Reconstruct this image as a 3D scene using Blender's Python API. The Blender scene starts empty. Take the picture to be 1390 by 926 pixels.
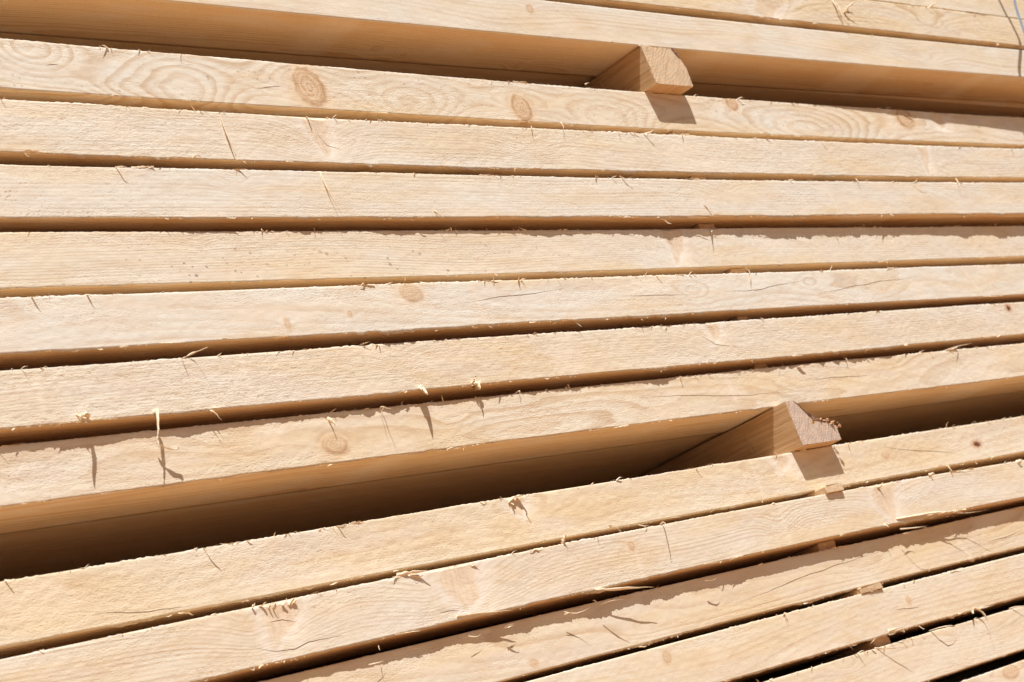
# Close-up of the side of a timber stack: sawn softwood boards in layers, thin spacer
# sticks in every joint, two thick bearers between the packs, a strap at the top right.
import bpy, math, numpy as np
from mathutils import Vector

sc = bpy.context.scene
col = sc.collection

CAM_ROT=(1.830115, 0.344984, -0.796298)
CAM_POS=(-0.0, -1.26337, -0.62351)
CAM_LENS=70.5730

# ------------------------------------------------------------------ camera
cd = bpy.data.cameras.new("camera"); cam = bpy.data.objects.new("camera", cd); col.objects.link(cam)
cam.location = CAM_POS; cam.rotation_euler = CAM_ROT
cd.sensor_width = 36.0; cd.lens = CAM_LENS; cd.clip_start = 0.02; cd.clip_end = 400
cd.dof.use_dof = True; cd.dof.focus_distance = 1.95; cd.dof.aperture_fstop = 16
sc.camera = cam

# ------------------------------------------------------------------ light
TO_SUN = Vector((-0.336, -1.0, 2.1)).normalized()
w = bpy.data.worlds.new("World"); sc.world = w; w.use_nodes = True
nt = w.node_tree; bg = nt.nodes["Background"]
sky = nt.nodes.new("ShaderNodeTexSky"); sky.sky_type = 'NISHITA'; sky.sun_disc = False
sky.sun_elevation = math.asin(TO_SUN.z)
sky.sun_rotation = math.atan2(TO_SUN.x, TO_SUN.y)
sky.air_density = 0.4; sky.dust_density = 3.0; sky.ozone_density = 0.5
nt.links.new(sky.outputs[0], bg.inputs[0]); bg.inputs[1].default_value = 0.05
sd = bpy.data.lights.new("sun", 'SUN'); sun = bpy.data.objects.new("sun", sd); col.objects.link(sun)
sd.energy = 5.0; sd.angle = math.radians(0.5); sd.color = (1.0, 0.993, 0.985)
sun.rotation_euler = TO_SUN.to_track_quat('Z', 'Y').to_euler(); sun.location = (0, -3, 4)
sc.view_settings.view_transform = 'Standard'; sc.view_settings.look = 'None'
sc.view_settings.gamma = 1.0; sc.view_settings.exposure = 0.08
sc.view_settings.use_curve_mapping = False
try:
    sc.cycles.max_bounces = 8; sc.cycles.diffuse_bounces = 5
    sc.cycles.use_adaptive_sampling = True; sc.cycles.adaptive_threshold = 0.02
except Exception: pass

# ------------------------------------------------------------------ measured data (metres)
# boards: top edge height at x=1.6, thickness, slope, bend, outward offset, outward slope
# knots: x, height from the board's centre line, half width, half height, kind
BOARDS={'B': (0.35168, 0.0505, 0.00054, 0.00132, 0.010828163961713527, 0.01921267694459883), 'C': (0.28968, 0.04985, -0.00368, 0.00519,
0.011828163961713527, 0.01921267694459883), 'D': (0.1851, 0.05036, -0.00267, 0.00678, 0.0, 0.0), 'E': (0.12234, 0.05054, 0.00152, 0.00492, 0.0065,
0.0), 'F': (0.06153, 0.05009, 0.00053, 0.00328, 0.007475148018680888, 0.005890228009899383), 'G': (0.0, 0.05088, 0.00022, 0.00151, 0.0, 0.0), 'H':
(-0.06351, 0.04803, 0.00012, -0.00023, 0.01, -0.003), 'I': (-0.12312, 0.04947, 0.00189, -0.00093, 0.006284294374204723, -0.002914452125644601), 'J':
(-0.18351, 0.04882, 0.00151, -0.00149, 0.0, 0.0), 'K': (-0.28947, 0.04942, 0.00302, -0.00207, 0.0, 0.0), 'L': (-0.3474, 0.04969, 0.00145, -0.00799,
0.010991101194505883, 0.003313554159923152), 'M': (-0.40872, 0.05082, 0.00167, -0.00494, 0.0005, 0.0), 'N': (-0.46634, 0.05164, -0.00212, -0.00436,
0.0022, 0.0), 'O': (-0.52841, 0.0521, -0.00374, -0.00463, -0.001, 0.0), 'P': (-0.59669, 0.05, 0.0, 0.0, -0.004, 0.0)}
KNOTS={'D': [(1.3863, -0.0005, 0.0197, 0.0217, 1), (1.7056, -0.0085, 0.0155, 0.0164, 1), (1.1445, -0.0205, 0.0205, 0.0141, 3), (2.1307, 0.0185,
0.0118, 0.0099, 1), (2.5624, 0.0126, 0.0216, 0.0161, 1), (2.6561, 0.0033, 0.0318, 0.0101, 2), (1.2196, -0.0298, 0.057, 0.042, 5), (1.5206, -0.0343,
0.0719, 0.0415, 5), (1.8603, -0.0334, 0.0759, 0.0383, 5), (1.0608, 0.0213, 0.0404, 0.0309, 5), (2.3009, -0.03, 0.1151, 0.039, 5)], 'E': [(1.3703,
-0.0006, 0.0173, 0.0218, 2), (2.5549, 0.0002, 0.015, 0.0242, 2), (1.6798, 0.0005, 0.0255, 0.013, 3), (1.9471, 0.0177, 0.0213, 0.0123, 3)], 'F':
[(2.012, 0.0061, 0.0248, 0.0122, 3), (1.2397, 0.0095, 0.0127, 0.0093, 3)], 'G': [(1.8877, -0.0008, 0.0187, 0.0191, 2), (1.1755, 0.0137, 0.0085,
0.0059, 3)], 'H': [(1.2385, -0.0121, 0.0035, 0.0051, 1), (1.4133, 0.0147, 0.0145, 0.0095, 1), (1.3212, -0.0049, 0.0028, 0.003, 1), (1.8767, 0.0024,
0.0171, 0.0092, 3), (2.233, -0.0192, 0.0124, 0.0082, 3), (2.1228, 0.0096, 0.0099, 0.006, 3), (1.5589, 0.0164, 0.0115, 0.005, 3)], 'I': [(1.8852,
0.0076, 0.0199, 0.0145, 2), (2.6158, 0.017, 0.0065, 0.0045, 4), (1.3678, 0.0101, 0.0178, 0.0105, 3)], 'J': [(1.2575, -0.0067, 0.0152, 0.009, 1),
(1.416, 0.0024, 0.0203, 0.0075, 3), (1.5139, 0.0071, 0.0508, 0.0109, 3), (2.2556, 0.0162, 0.0248, 0.0069, 3), (1.7418, -0.0013, 0.023, 0.0068, 3),
(1.1522, 0.0052, 0.0414, 0.0121, 3), (2.0353, 0.0009, 0.0311, 0.0111, 3), (0.9228, 0.0016, 0.0404, 0.0121, 3)], 'K': [(1.4683, 0.0123, 0.0177, 0.0124,
2), (1.9241, 0.0109, 0.0228, 0.012, 2), (2.3758, -0.004, 0.0093, 0.0039, 4), (0.9529, -0.0216, 0.0054, 0.0029, 3), (2.1488, 0.002, 0.0082, 0.0045,
1)], 'L': [(1.1169, 0.0055, 0.0233, 0.0207, 2), (1.3389, 0.0022, 0.0338, 0.0229, 2), (1.5977, 0.0097, 0.0045, 0.0045, 1), (2.088, -0.0057, 0.0251,
0.0176, 2), (1.8619, 0.0005, 0.019, 0.0147, 3)], 'M': [(1.4106, -0.0167, 0.0058, 0.0039, 1), (2.0166, -0.0056, 0.036, 0.0075, 3), (1.5908, -0.0098,
0.0224, 0.0072, 3)], 'N': [(2.0659, 0.0052, 0.0046, 0.0049, 1), (1.5989, 0.0135, 0.0067, 0.0057, 1), (2.0925, 0.0246, 0.0313, 0.0118, 3), (1.7286,
0.0258, 0.0247, 0.009, 3)], 'O': [(1.899, 0.0154, 0.0191, 0.0093, 3), (2.1951, 0.0081, 0.0499, 0.0067, 3)], 'P': [(2.2338, 0.0164, 0.0201, 0.0083,
1)], 'C': [(1.7689, 0.0117, 0.0054, 0.0051, 1), (2.2272, 0.0166, 0.0248, 0.007, 3), (2.6227, -0.0069, 0.0439, 0.0102, 3)], 'B': [(2.2753, -0.0129,
0.0403, 0.0169, 2), (2.691, -0.0079, 0.0318, 0.0134, 3)]}
CRACKS={'H': [[(1.4837, 0.0012), (1.5538, 0.0065), (1.6399, 0.0117)], [(1.742, 0.0008), (1.8025, 0.0008), (1.8651, -0.0001)], [(1.9309, -0.0001),
(2.0169, 0.0023), (2.103, 0.0101)], [(2.132, -0.0089), (2.2259, 0.0009), (2.3928, 0.0109)]], 'J': [[(1.706, 0.0049), (1.7845, 0.0026), (1.893,
-0.0052), (1.99, -0.0075)], [(2.0378, 0.0046), (2.2052, 0.0018)]], 'I': [[(1.8579, 0.0126), (1.8846, -0.0026), (1.923, -0.0074)]], 'E': [[(1.3676,
0.0092), (1.3766, -0.0045), (1.3924, -0.0097)]], 'L': [[(1.0796, -0.0066), (1.1059, -0.0152), (1.1257, -0.0168), (1.1439, -0.0136), (1.186, -0.0156)],
[(1.1057, 0.01), (1.1246, 0.01), (1.1391, 0.005)], [(1.3014, -0.0146), (1.3299, -0.0164)]], 'K': [[(0.9432, -0.0133), (0.9988, -0.0186), (1.0469,
-0.0212)], [(2.1472, 0.0139), (2.1923, 0.0057), (2.3189, -0.0112)]], 'M': [[(1.7462, -0.0084), (1.8341, -0.0029), (1.9126, 0.0033), (2.0526, 0.0099)],
[(2.2979, -0.0096), (2.347, -0.0096), (2.4024, -0.004)]], 'N': [[(2.0257, -0.0017), (2.0863, -0.0061)]], 'D': [[(1.3103, -0.0077), (1.3515, -0.001)],
[(1.0695, 0.0013), (1.0861, 0.004)]]}
PALE={'C': [[(2.8603, 0.0232), (2.8609, -0.0251)]], 'I': [[(2.405, 0.0222), (2.4088, -0.0237)], [(1.1736, 0.0234), (1.1732, -0.0241)], [(0.9553,
0.0145), (0.9533, -0.0142)]], 'H': [[(1.505, 0.022), (1.5039, -0.0248)], [(2.5244, 0.0229), (2.5507, -0.0234)]], 'G': [[(2.4124, 0.012), (2.4107,
-0.0215)]], 'K': [[(1.8693, 0.0227), (1.8684, -0.0192)]], 'L': [[(1.871, 0.0188), (1.8647, -0.0262)], [(1.6017, 0.006), (1.5972, -0.0291)]], 'F':
[[(2.7279, 0.0228), (2.7577, 0.0032)], [(2.2508, 0.018), (2.2579, -0.023)]], 'J': [[(1.887, 0.0201), (1.8885, -0.0123)]], 'M': [[(2.2234, 0.0153),
(2.2458, -0.0268)]]}
SPLINTERS=[('E', [(1.2498, -0.0065, 0.1213), (1.2466, -0.0085, 0.0989), (1.2471, -0.0105, 0.0722)], 0.0016), ('F', [(1.3526, -0.006, 0.0612), (1.352,
-0.0085, 0.0398), (1.3555, -0.011, 0.0122)], 0.0015), ('F', [(1.9635, -0.0096, 0.0311), (1.9687, -0.0111, 0.0205), (1.9756, -0.0126, 0.0129)],
0.0013), ('F', [(1.4918, -0.0068, 0.0205), (1.4951, -0.0088, 0.0153), (1.4994, -0.0108, 0.0076)], 0.0013), ('E', [(1.7034, -0.0065, 0.1262), (1.6948,
-0.0105, 0.1154)], 0.0008), ('E', [(1.7579, -0.0065, 0.1322), (1.7487, -0.0105, 0.1183)], 0.0008), ('E', [(1.3617, -0.0065, 0.1223), (1.3591, -0.0115,
0.1146)], 0.0012), ('E', [(1.3966, -0.0065, 0.1222), (1.3998, -0.0105, 0.1235)], 0.0012), ('F', [(1.8245, -0.0088, 0.0637), (1.829, -0.0118, 0.0584),
(1.8374, -0.0148, 0.0598)], 0.001), ('F', [(2.337, -0.0118, 0.0683), (2.3333, -0.0158, 0.0584)], 0.0009), ('F', [(2.4742, -0.0126, 0.0587), (2.5061,
-0.0186, 0.0596)], 0.0007), ('F', [(2.6087, -0.0134, 0.0722), (2.5977, -0.0194, 0.0546)], 0.001), ('F', [(2.6106, -0.0134, 0.0639), (2.6196, -0.0164,
0.0541)], 0.0007), ('H', [(2.0006, -0.0088, -0.0573), (2.0025, -0.0108, -0.0623), (1.9909, -0.0128, -0.0786)], 0.0013), ('H', [(1.0271, -0.0117,
-0.0632), (1.0297, -0.0167, -0.0676)], 0.0015), ('H', [(0.9717, -0.0119, -0.0642), (0.975, -0.0179, -0.0665)], 0.001), ('I', [(1.1067, -0.0077,
-0.126), (1.1208, -0.0097, -0.1214), (1.1264, -0.0251, -0.1229)], 0.001), ('I', [(1.1083, -0.0077, -0.126), (1.1073, -0.0165, -0.1278)], 0.0006),
('I', [(1.3244, -0.0071, -0.1229), (1.3343, -0.011, -0.1221)], 0.001), ('I', [(0.9818, -0.0081, -0.1659), (0.9857, -0.0111, -0.172), (0.9924, -0.0141,
-0.1764)], 0.0012), ('I', [(0.9867, -0.0081, -0.1708), (0.9947, -0.0101, -0.169), (0.975, -0.0261, -0.1747)], 0.0042), ('I', [(1.06, -0.0079,
-0.1719), (1.062, -0.0114, -0.1722), (1.0533, -0.0149, -0.191), (1.046, -0.0184, -0.1997), (1.0442, -0.0219, -0.2102)], 0.0034), ('I', [(1.0548,
-0.0079, -0.1982), (1.0618, -0.0092, -0.206), (1.073, -0.0105, -0.2069), (1.0693, -0.0133, -0.2054)], 0.0018), ('I', [(1.1192, -0.0077, -0.1737),
(1.1235, -0.0097, -0.1777), (1.126, -0.0117, -0.1866)], 0.001), ('I', [(1.1232, -0.0077, -0.172), (1.1281, -0.0117, -0.1748)], 0.0018), ('I',
[(1.3837, -0.0069, -0.1693), (1.379, -0.0119, -0.1758)], 0.003), ('I', [(1.4556, -0.0067, -0.1725), (1.4603, -0.0097, -0.1678), (1.4616, -0.0127,
-0.1636)], 0.0022), ('I', [(1.4574, -0.0067, -0.171), (1.4614, -0.0107, -0.1746)], 0.003), ('I', [(1.3876, -0.0069, -0.1719), (1.3765, -0.0192,
-0.1826)], 0.0045), ('I', [(1.4647, -0.0067, -0.1715), (1.4584, -0.0132, -0.1803)], 0.004), ('J', [(1.2584, 0.0, -0.19), (1.2598, -0.003, -0.1936),
(1.2595, -0.006, -0.1992)], 0.0028), ('J', [(1.3259, 0.0, -0.1894), (1.3286, -0.002, -0.1837), (1.3248, -0.0181, -0.1937)], 0.0014), ('J', [(1.3278,
0.0, -0.1896), (1.318, -0.0166, -0.1895)], 0.0008), ('J', [(1.5228, 0.0, -0.1838), (1.5275, -0.002, -0.1818), (1.5228, -0.0054, -0.1864)], 0.0014),
('J', [(2.1484, 0.0, -0.1801), (2.1438, -0.004, -0.1857)], 0.0022), ('J', [(2.0362, 0.0, -0.1864), (2.0471, -0.004, -0.1859)], 0.0024), ('J',
[(2.3925, 0.0, -0.1843), (2.4158, -0.002, -0.181), (2.4318, -0.0224, -0.1843)], 0.0012), ('J', [(2.401, 0.0, -0.1836), (2.434, -0.002, -0.1809),
(2.4087, -0.0095, -0.1827)], 0.0014), ('J', [(2.0117, 0.0, -0.1801), (1.988, -0.0056, -0.1872)], 0.0008), ('K', [(1.4544, 0.0, -0.2953), (1.4635,
-0.0013, -0.2899), (1.4761, -0.0027, -0.2903), (1.4711, -0.0096, -0.296)], 0.0032), ('K', [(1.4576, 0.0, -0.2933), (1.4569, -0.004, -0.2994)], 0.002),
('K', [(1.0733, 0.0, -0.2919), (1.0814, -0.0101, -0.2937)], 0.0012), ('K', [(1.7663, -0.0, -0.2912), (1.7693, -0.0061, -0.2902)], 0.0009), ('K',
[(1.1529, 0.0, -0.2908), (1.1523, -0.003, -0.2885)], 0.0006), ('L', [(1.4979, -0.0107, -0.347), (1.4999, -0.0137, -0.3415), (1.5002, -0.0167,
-0.3411)], 0.0024), ('K', [(1.5885, 0.0, -0.3348), (1.5934, -0.003, -0.3373), (1.5982, -0.006, -0.3463)], 0.0018), ('L', [(1.6564, -0.0112, -0.3465),
(1.6603, -0.0132, -0.3445), (1.6448, -0.0276, -0.3543)], 0.0014), ('L', [(2.0808, -0.0126, -0.3499), (2.0874, -0.0186, -0.3492)], 0.003), ('L',
[(2.2072, -0.013, -0.3488), (2.2099, -0.018, -0.3492)], 0.0026), ('L', [(2.2608, -0.0132, -0.3414), (2.2582, -0.0172, -0.3508)], 0.002), ('L',
[(2.4321, -0.0137, -0.3534), (2.441, -0.0187, -0.352)], 0.003), ('L', [(1.3636, -0.0102, -0.3514), (1.3716, -0.0134, -0.3512)], 0.0014), ('L',
[(1.2681, -0.0099, -0.3479), (1.2851, -0.0124, -0.347), (1.3026, -0.0149, -0.3496)], 0.003), ('L', [(1.2831, -0.0099, -0.3479), (1.2961, -0.0129,
-0.353)], 0.002), ('L', [(1.0952, -0.0093, -0.3529), (1.0972, -0.0133, -0.3482)], 0.002), ('L', [(1.103, -0.0093, -0.3516), (1.1089, -0.0133,
-0.3493)], 0.002), ('L', [(1.1179, -0.0094, -0.3552), (1.1189, -0.0134, -0.3509)], 0.002), ('L', [(1.1282, -0.0094, -0.3541), (1.1308, -0.0134,
-0.3501)], 0.002), ('L', [(1.1344, -0.0094, -0.3551), (1.1392, -0.0134, -0.35)], 0.002), ('L', [(1.1396, -0.0095, -0.3546), (1.1426, -0.0135,
-0.3518)], 0.002), ('L', [(1.1132, -0.0094, -0.3545), (1.113, -0.0134, -0.3513)], 0.002), ('L', [(1.5172, -0.0107, -0.3989), (1.5513, -0.0137,
-0.4027), (1.6004, -0.0167, -0.4094)], 0.0022), ('L', [(1.3221, -0.0101, -0.3954), (1.3598, -0.0116, -0.3969), (1.3932, -0.0131, -0.4012)], 0.0022),
('L', [(1.2191, -0.0097, -0.4048), (1.2151, -0.0127, -0.4098)], 0.0008), ('L', [(2.0946, -0.0126, -0.3931), (2.1648, -0.0146, -0.3956), (2.2488,
-0.0166, -0.4013)], 0.0026), ('L', [(2.0632, -0.0125, -0.3968), (2.0648, -0.0165, -0.4023)], 0.002), ('L', [(1.3804, -0.0103, -0.4134), (1.393,
-0.0125, -0.4138)], 0.0008), ('L', [(1.3797, -0.0103, -0.4147), (1.3929, -0.0081, -0.414)], 0.0008), ('L', [(1.4661, -0.0105, -0.4123), (1.4949,
-0.0183, -0.4154)], 0.0008), ('L', [(1.5218, -0.0107, -0.4134), (1.5487, -0.0192, -0.4166)], 0.0008), ('L', [(1.4646, -0.0105, -0.4151), (1.476,
-0.0101, -0.4147)], 0.0008), ('L', [(2.0949, -0.0126, -0.4064), (2.1421, -0.0209, -0.4115)], 0.0008), ('L', [(2.0973, -0.0126, -0.4124), (2.1206,
-0.0125, -0.4127)], 0.0008), ('L', [(2.1759, -0.0129, -0.4011), (2.2339, -0.0241, -0.4079)], 0.0008), ('L', [(2.1663, -0.0129, -0.4019), (2.2157,
-0.0189, -0.4063)], 0.0008), ('L', [(2.23, -0.0131, -0.4017), (2.2909, -0.024, -0.4087)], 0.0008), ('L', [(1.6955, -0.0113, -0.414), (1.7141, -0.0118,
-0.4144)], 0.0008), ('L', [(1.2011, -0.0097, -0.4191), (1.2236, -0.0049, -0.4185)], 0.0008), ('L', [(1.3295, -0.0101, -0.4143), (1.3502, -0.007,
-0.414)], 0.0008), ('N', [(1.8149, -0.0022, -0.4688), (1.8185, -0.0042, -0.4658), (1.8188, -0.0064, -0.4693)], 0.0018), ('N', [(1.8211, -0.0022,
-0.468), (1.8149, -0.0062, -0.4735)], 0.0014), ('N', [(2.1967, -0.0022, -0.5212), (2.202, -0.0032, -0.5195), (2.2146, -0.0042, -0.5294), (2.214,
-0.0052, -0.544), (2.2101, -0.0083, -0.5566)], 0.0017), ('N', [(2.1944, -0.0022, -0.5217), (2.1845, -0.0082, -0.5261)], 0.003), ('N', [(2.1512,
-0.0022, -0.5188), (2.1666, -0.0062, -0.5207)], 0.002), ('N', [(1.9981, -0.0022, -0.5173), (2.0118, -0.0052, -0.5169), (2.0256, -0.0082, -0.5166)],
0.002), ('N', [(1.9558, -0.0022, -0.5245), (1.9626, -0.0062, -0.5199)], 0.001), ('N', [(1.9111, -0.0022, -0.517), (1.9131, -0.0052, -0.5253)],
0.0009), ('O', [(1.9644, 0.001, -0.5301), (2.0171, -0.0126, -0.5408)], 0.0012), ('O', [(2.0898, 0.001, -0.5293), (2.1391, -0.0051, -0.5343)], 0.001),
('O', [(2.2865, 0.001, -0.532), (2.3244, -0.0072, -0.5369)], 0.001), ('B', [(2.4476, -0.0271, 0.3496), (2.444, -0.0311, 0.3278), (2.4475, -0.0351,
0.2973)], 0.0022), ('B', [(2.4541, -0.0272, 0.3454), (2.4537, -0.0302, 0.3316), (2.4404, -0.0332, 0.3025)], 0.0016), ('B', [(2.4645, -0.0274, 0.3247),
(2.4661, -0.0344, 0.3303), (2.4825, -0.0414, 0.3372)], 0.003), ('B', [(2.4686, -0.0275, 0.325), (2.4801, -0.0315, 0.3357), (2.4872, -0.0355, 0.34)],
0.002), ('B', [(2.7098, -0.0321, 0.3514), (2.7309, -0.0341, 0.3598), (2.7403, -0.0583, 0.359)], 0.0012), ('B', [(2.7098, -0.0321, 0.3514), (2.7211,
-0.0421, 0.358)], 0.0008), ('B', [(2.8335, -0.0345, 0.3573), (2.8646, -0.0355, 0.3568), (2.8949, -0.0365, 0.3549)], 0.0013), ('D', [(1.8406, 0.0,
0.19), (1.8444, -0.003, 0.1905)], 0.001), ('G', [(1.9847, 0.0, -0.0006), (1.9573, -0.011, -0.0107)], 0.0022)]
STICKS=[('B', 'C', 1.9723, 2.006, 0.02), ('D', 'E', 1.9789, 2.0131, 0.0015), ('E', 'F', 1.9817, 2.0127, 0.01), ('F', 'G', 1.9684, 2.0017, 0.01), ('G',
'H', 1.9904, 2.0226, 0.006), ('H', 'I', 1.9675, 1.9917, 0.014), ('I', 'J', 1.9726, 1.9982, 0.014), ('K', 'L', 1.9691, 2.0044, -0.004), ('L', 'M',
1.9464, 1.9808, 0.008), ('M', 'N', 1.9751, 2.0219, -0.002), ('N', 'O', 1.9769, 2.0103, 0.006)]
BEARER1=[(1.9536, 0.2342), (1.9489, 0.1861), (2.0276, 0.1917), (2.0289, 0.2116), (2.0227, 0.2268), (2.0123, 0.2375)]
BEARER2=[(1.9595, -0.2403), (1.9498, -0.2867), (2.0386, -0.2844), (2.0388, -0.2702), (2.019, -0.2638), (2.0, -0.2566), (1.986, -0.247), (1.9718,
-0.2403)]
UNDER_KNOTS={'C': [(1.5556, 0.0518, 0.008, 0.006), (1.7957, 0.0625, 0.007, 0.005), (1.6031, 0.0609, 0.004, 0.003), (2.692, 0.0398, 0.012, 0.004)],
'J': [(1.2476, 0.0745, 0.03, 0.008)]}
STRAP=[(2.8761, -0.0714, 0.1637), (2.8851, -0.0784, 0.2508), (2.8886, -0.0824, 0.2945), (2.891, -0.0864, 0.3516), (2.9513, -0.0921, 0.4225), (2.9473,
-0.0941, 0.4671), (2.9432, -0.096, 0.5117), (2.9392, -0.098, 0.5566)]
WID = 0.078            # board width (into the stack)
XM = 1.6               # x of every board's origin
GZ = -1.75             # ground level

# ------------------------------------------------------------------ small tools
def lat(seed):
    return np.random.default_rng(seed).uniform(-1, 1, 4096)
def noise1(x, seed):
    t = lat(seed); i = np.floor(x).astype(np.int64); f = x - i; f = f*f*(3-2*f)
    return t[i % 4096]*(1-f) + t[(i+1) % 4096]*f
def noise2(x, y, seed):
    t = lat(seed); i = np.floor(x).astype(np.int64); j = np.floor(y).astype(np.int64)
    fx = x-i; fy = y-j; fx = fx*fx*(3-2*fx); fy = fy*fy*(3-2*fy)
    h = lambda a, b: t[(a*73 + b*1259 + (a*b) % 31*7) % 4096]
    return (h(i, j)*(1-fx)+h(i+1, j)*fx)*(1-fy) + (h(i, j+1)*(1-fx)+h(i+1, j+1)*fx)*fy
def smooth(a, b, x):
    t = np.clip((x-a)/(b-a), 0, 1); return t*t*(3-2*t)

def mesh_np(name, V, F, mat, smooth_shade=True):
    """V (n,3); F: (m,4) quads"""
    me = bpy.data.meshes.new(name); V = np.asarray(V, np.float32); F = np.asarray(F, np.int32)
    me.vertices.add(len(V)); me.vertices.foreach_set("co", V.ravel())
    me.loops.add(F.size); me.loops.foreach_set("vertex_index", F.ravel())
    me.polygons.add(len(F)); me.polygons.foreach_set("loop_start", np.arange(0, F.size, F.shape[1], dtype=np.int32))
    me.polygons.foreach_set("use_smooth", np.full(len(F), smooth_shade))
    me.update(calc_edges=True); me.validate()
    if mat: me.materials.append(mat)
    return me
def mesh_py(name, V, F, mat, smooth_shade=False):
    me = bpy.data.meshes.new(name); me.from_pydata([tuple(v) for v in V], [], F); me.update()
    for p in me.polygons: p.use_smooth = smooth_shade
    if mat: me.materials.append(mat)
    return me
def link(name, me, parent=None, loc=(0, 0, 0)):
    o = bpy.data.objects.new(name, me); col.objects.link(o); o.location = loc
    if parent: o.parent = parent
    return o
def tag(o, label, cat, group=None):
    o["label"] = label; o["category"] = cat
    if group: o["group"] = group
    return o
def attr(me, name, vals):
    a = me.attributes.new(name, 'FLOAT', 'POINT'); a.data.foreach_set("value", np.asarray(vals, np.float32).ravel())

# ------------------------------------------------------------------ materials
class NT:
    def __init__(s, name):
        s.m = bpy.data.materials.new(name); s.m.use_nodes = True; s.t = s.m.node_tree
        s.b = s.t.nodes["Principled BSDF"]
    def n(s, typ, ins=None, **kw):
        n = s.t.nodes.new(typ)
        for k, v in kw.items(): setattr(n, k, v)
        for k, v in (ins or {}).items():
            if hasattr(v, "is_output"): s.t.links.new(v, n.inputs[k])
            else: n.inputs[k].default_value = v
        return n
    def math(s, op, a, b=None, c=None, clamp=False):
        ins = {0: a}
        if b is not None: ins[1] = b
        if c is not None: ins[2] = c
        return s.n("ShaderNodeMath", ins, operation=op, use_clamp=clamp).outputs[0]
    def map(s, v, a, b, c=0.0, d=1.0, sm=True):
        return s.n("ShaderNodeMapRange", {0: v, 1: a, 2: b, 3: c, 4: d}, interpolation_type='SMOOTHSTEP' if sm else 'LINEAR').outputs[0]
    def mix(s, f, a, b, blend='MIX'):
        n = s.t.nodes.new("ShaderNodeMix"); n.data_type = 'RGBA'; n.blend_type = blend
        for k, v in ((0, f), (6, a), (7, b)):
            if hasattr(v, "is_output"): s.t.links.new(v, n.inputs[k])
            else: n.inputs[k].default_value = v if k == 0 else (*v, 1)
        return n.outputs[2]
    def noise(s, vec, scale, detail=2.0, rough=.5):
        return s.n("ShaderNodeTexNoise", {'Vector': vec, 'Scale': scale, 'Detail': detail, 'Roughness': rough}).outputs[0]
    def attr(s, name):
        return s.n("ShaderNodeAttribute", attribute_name=name).outputs['Fac']
    def scale(s, vec, k):
        return s.n("ShaderNodeVectorMath", {0: vec, 1: k}, operation='MULTIPLY').outputs[0]

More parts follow.
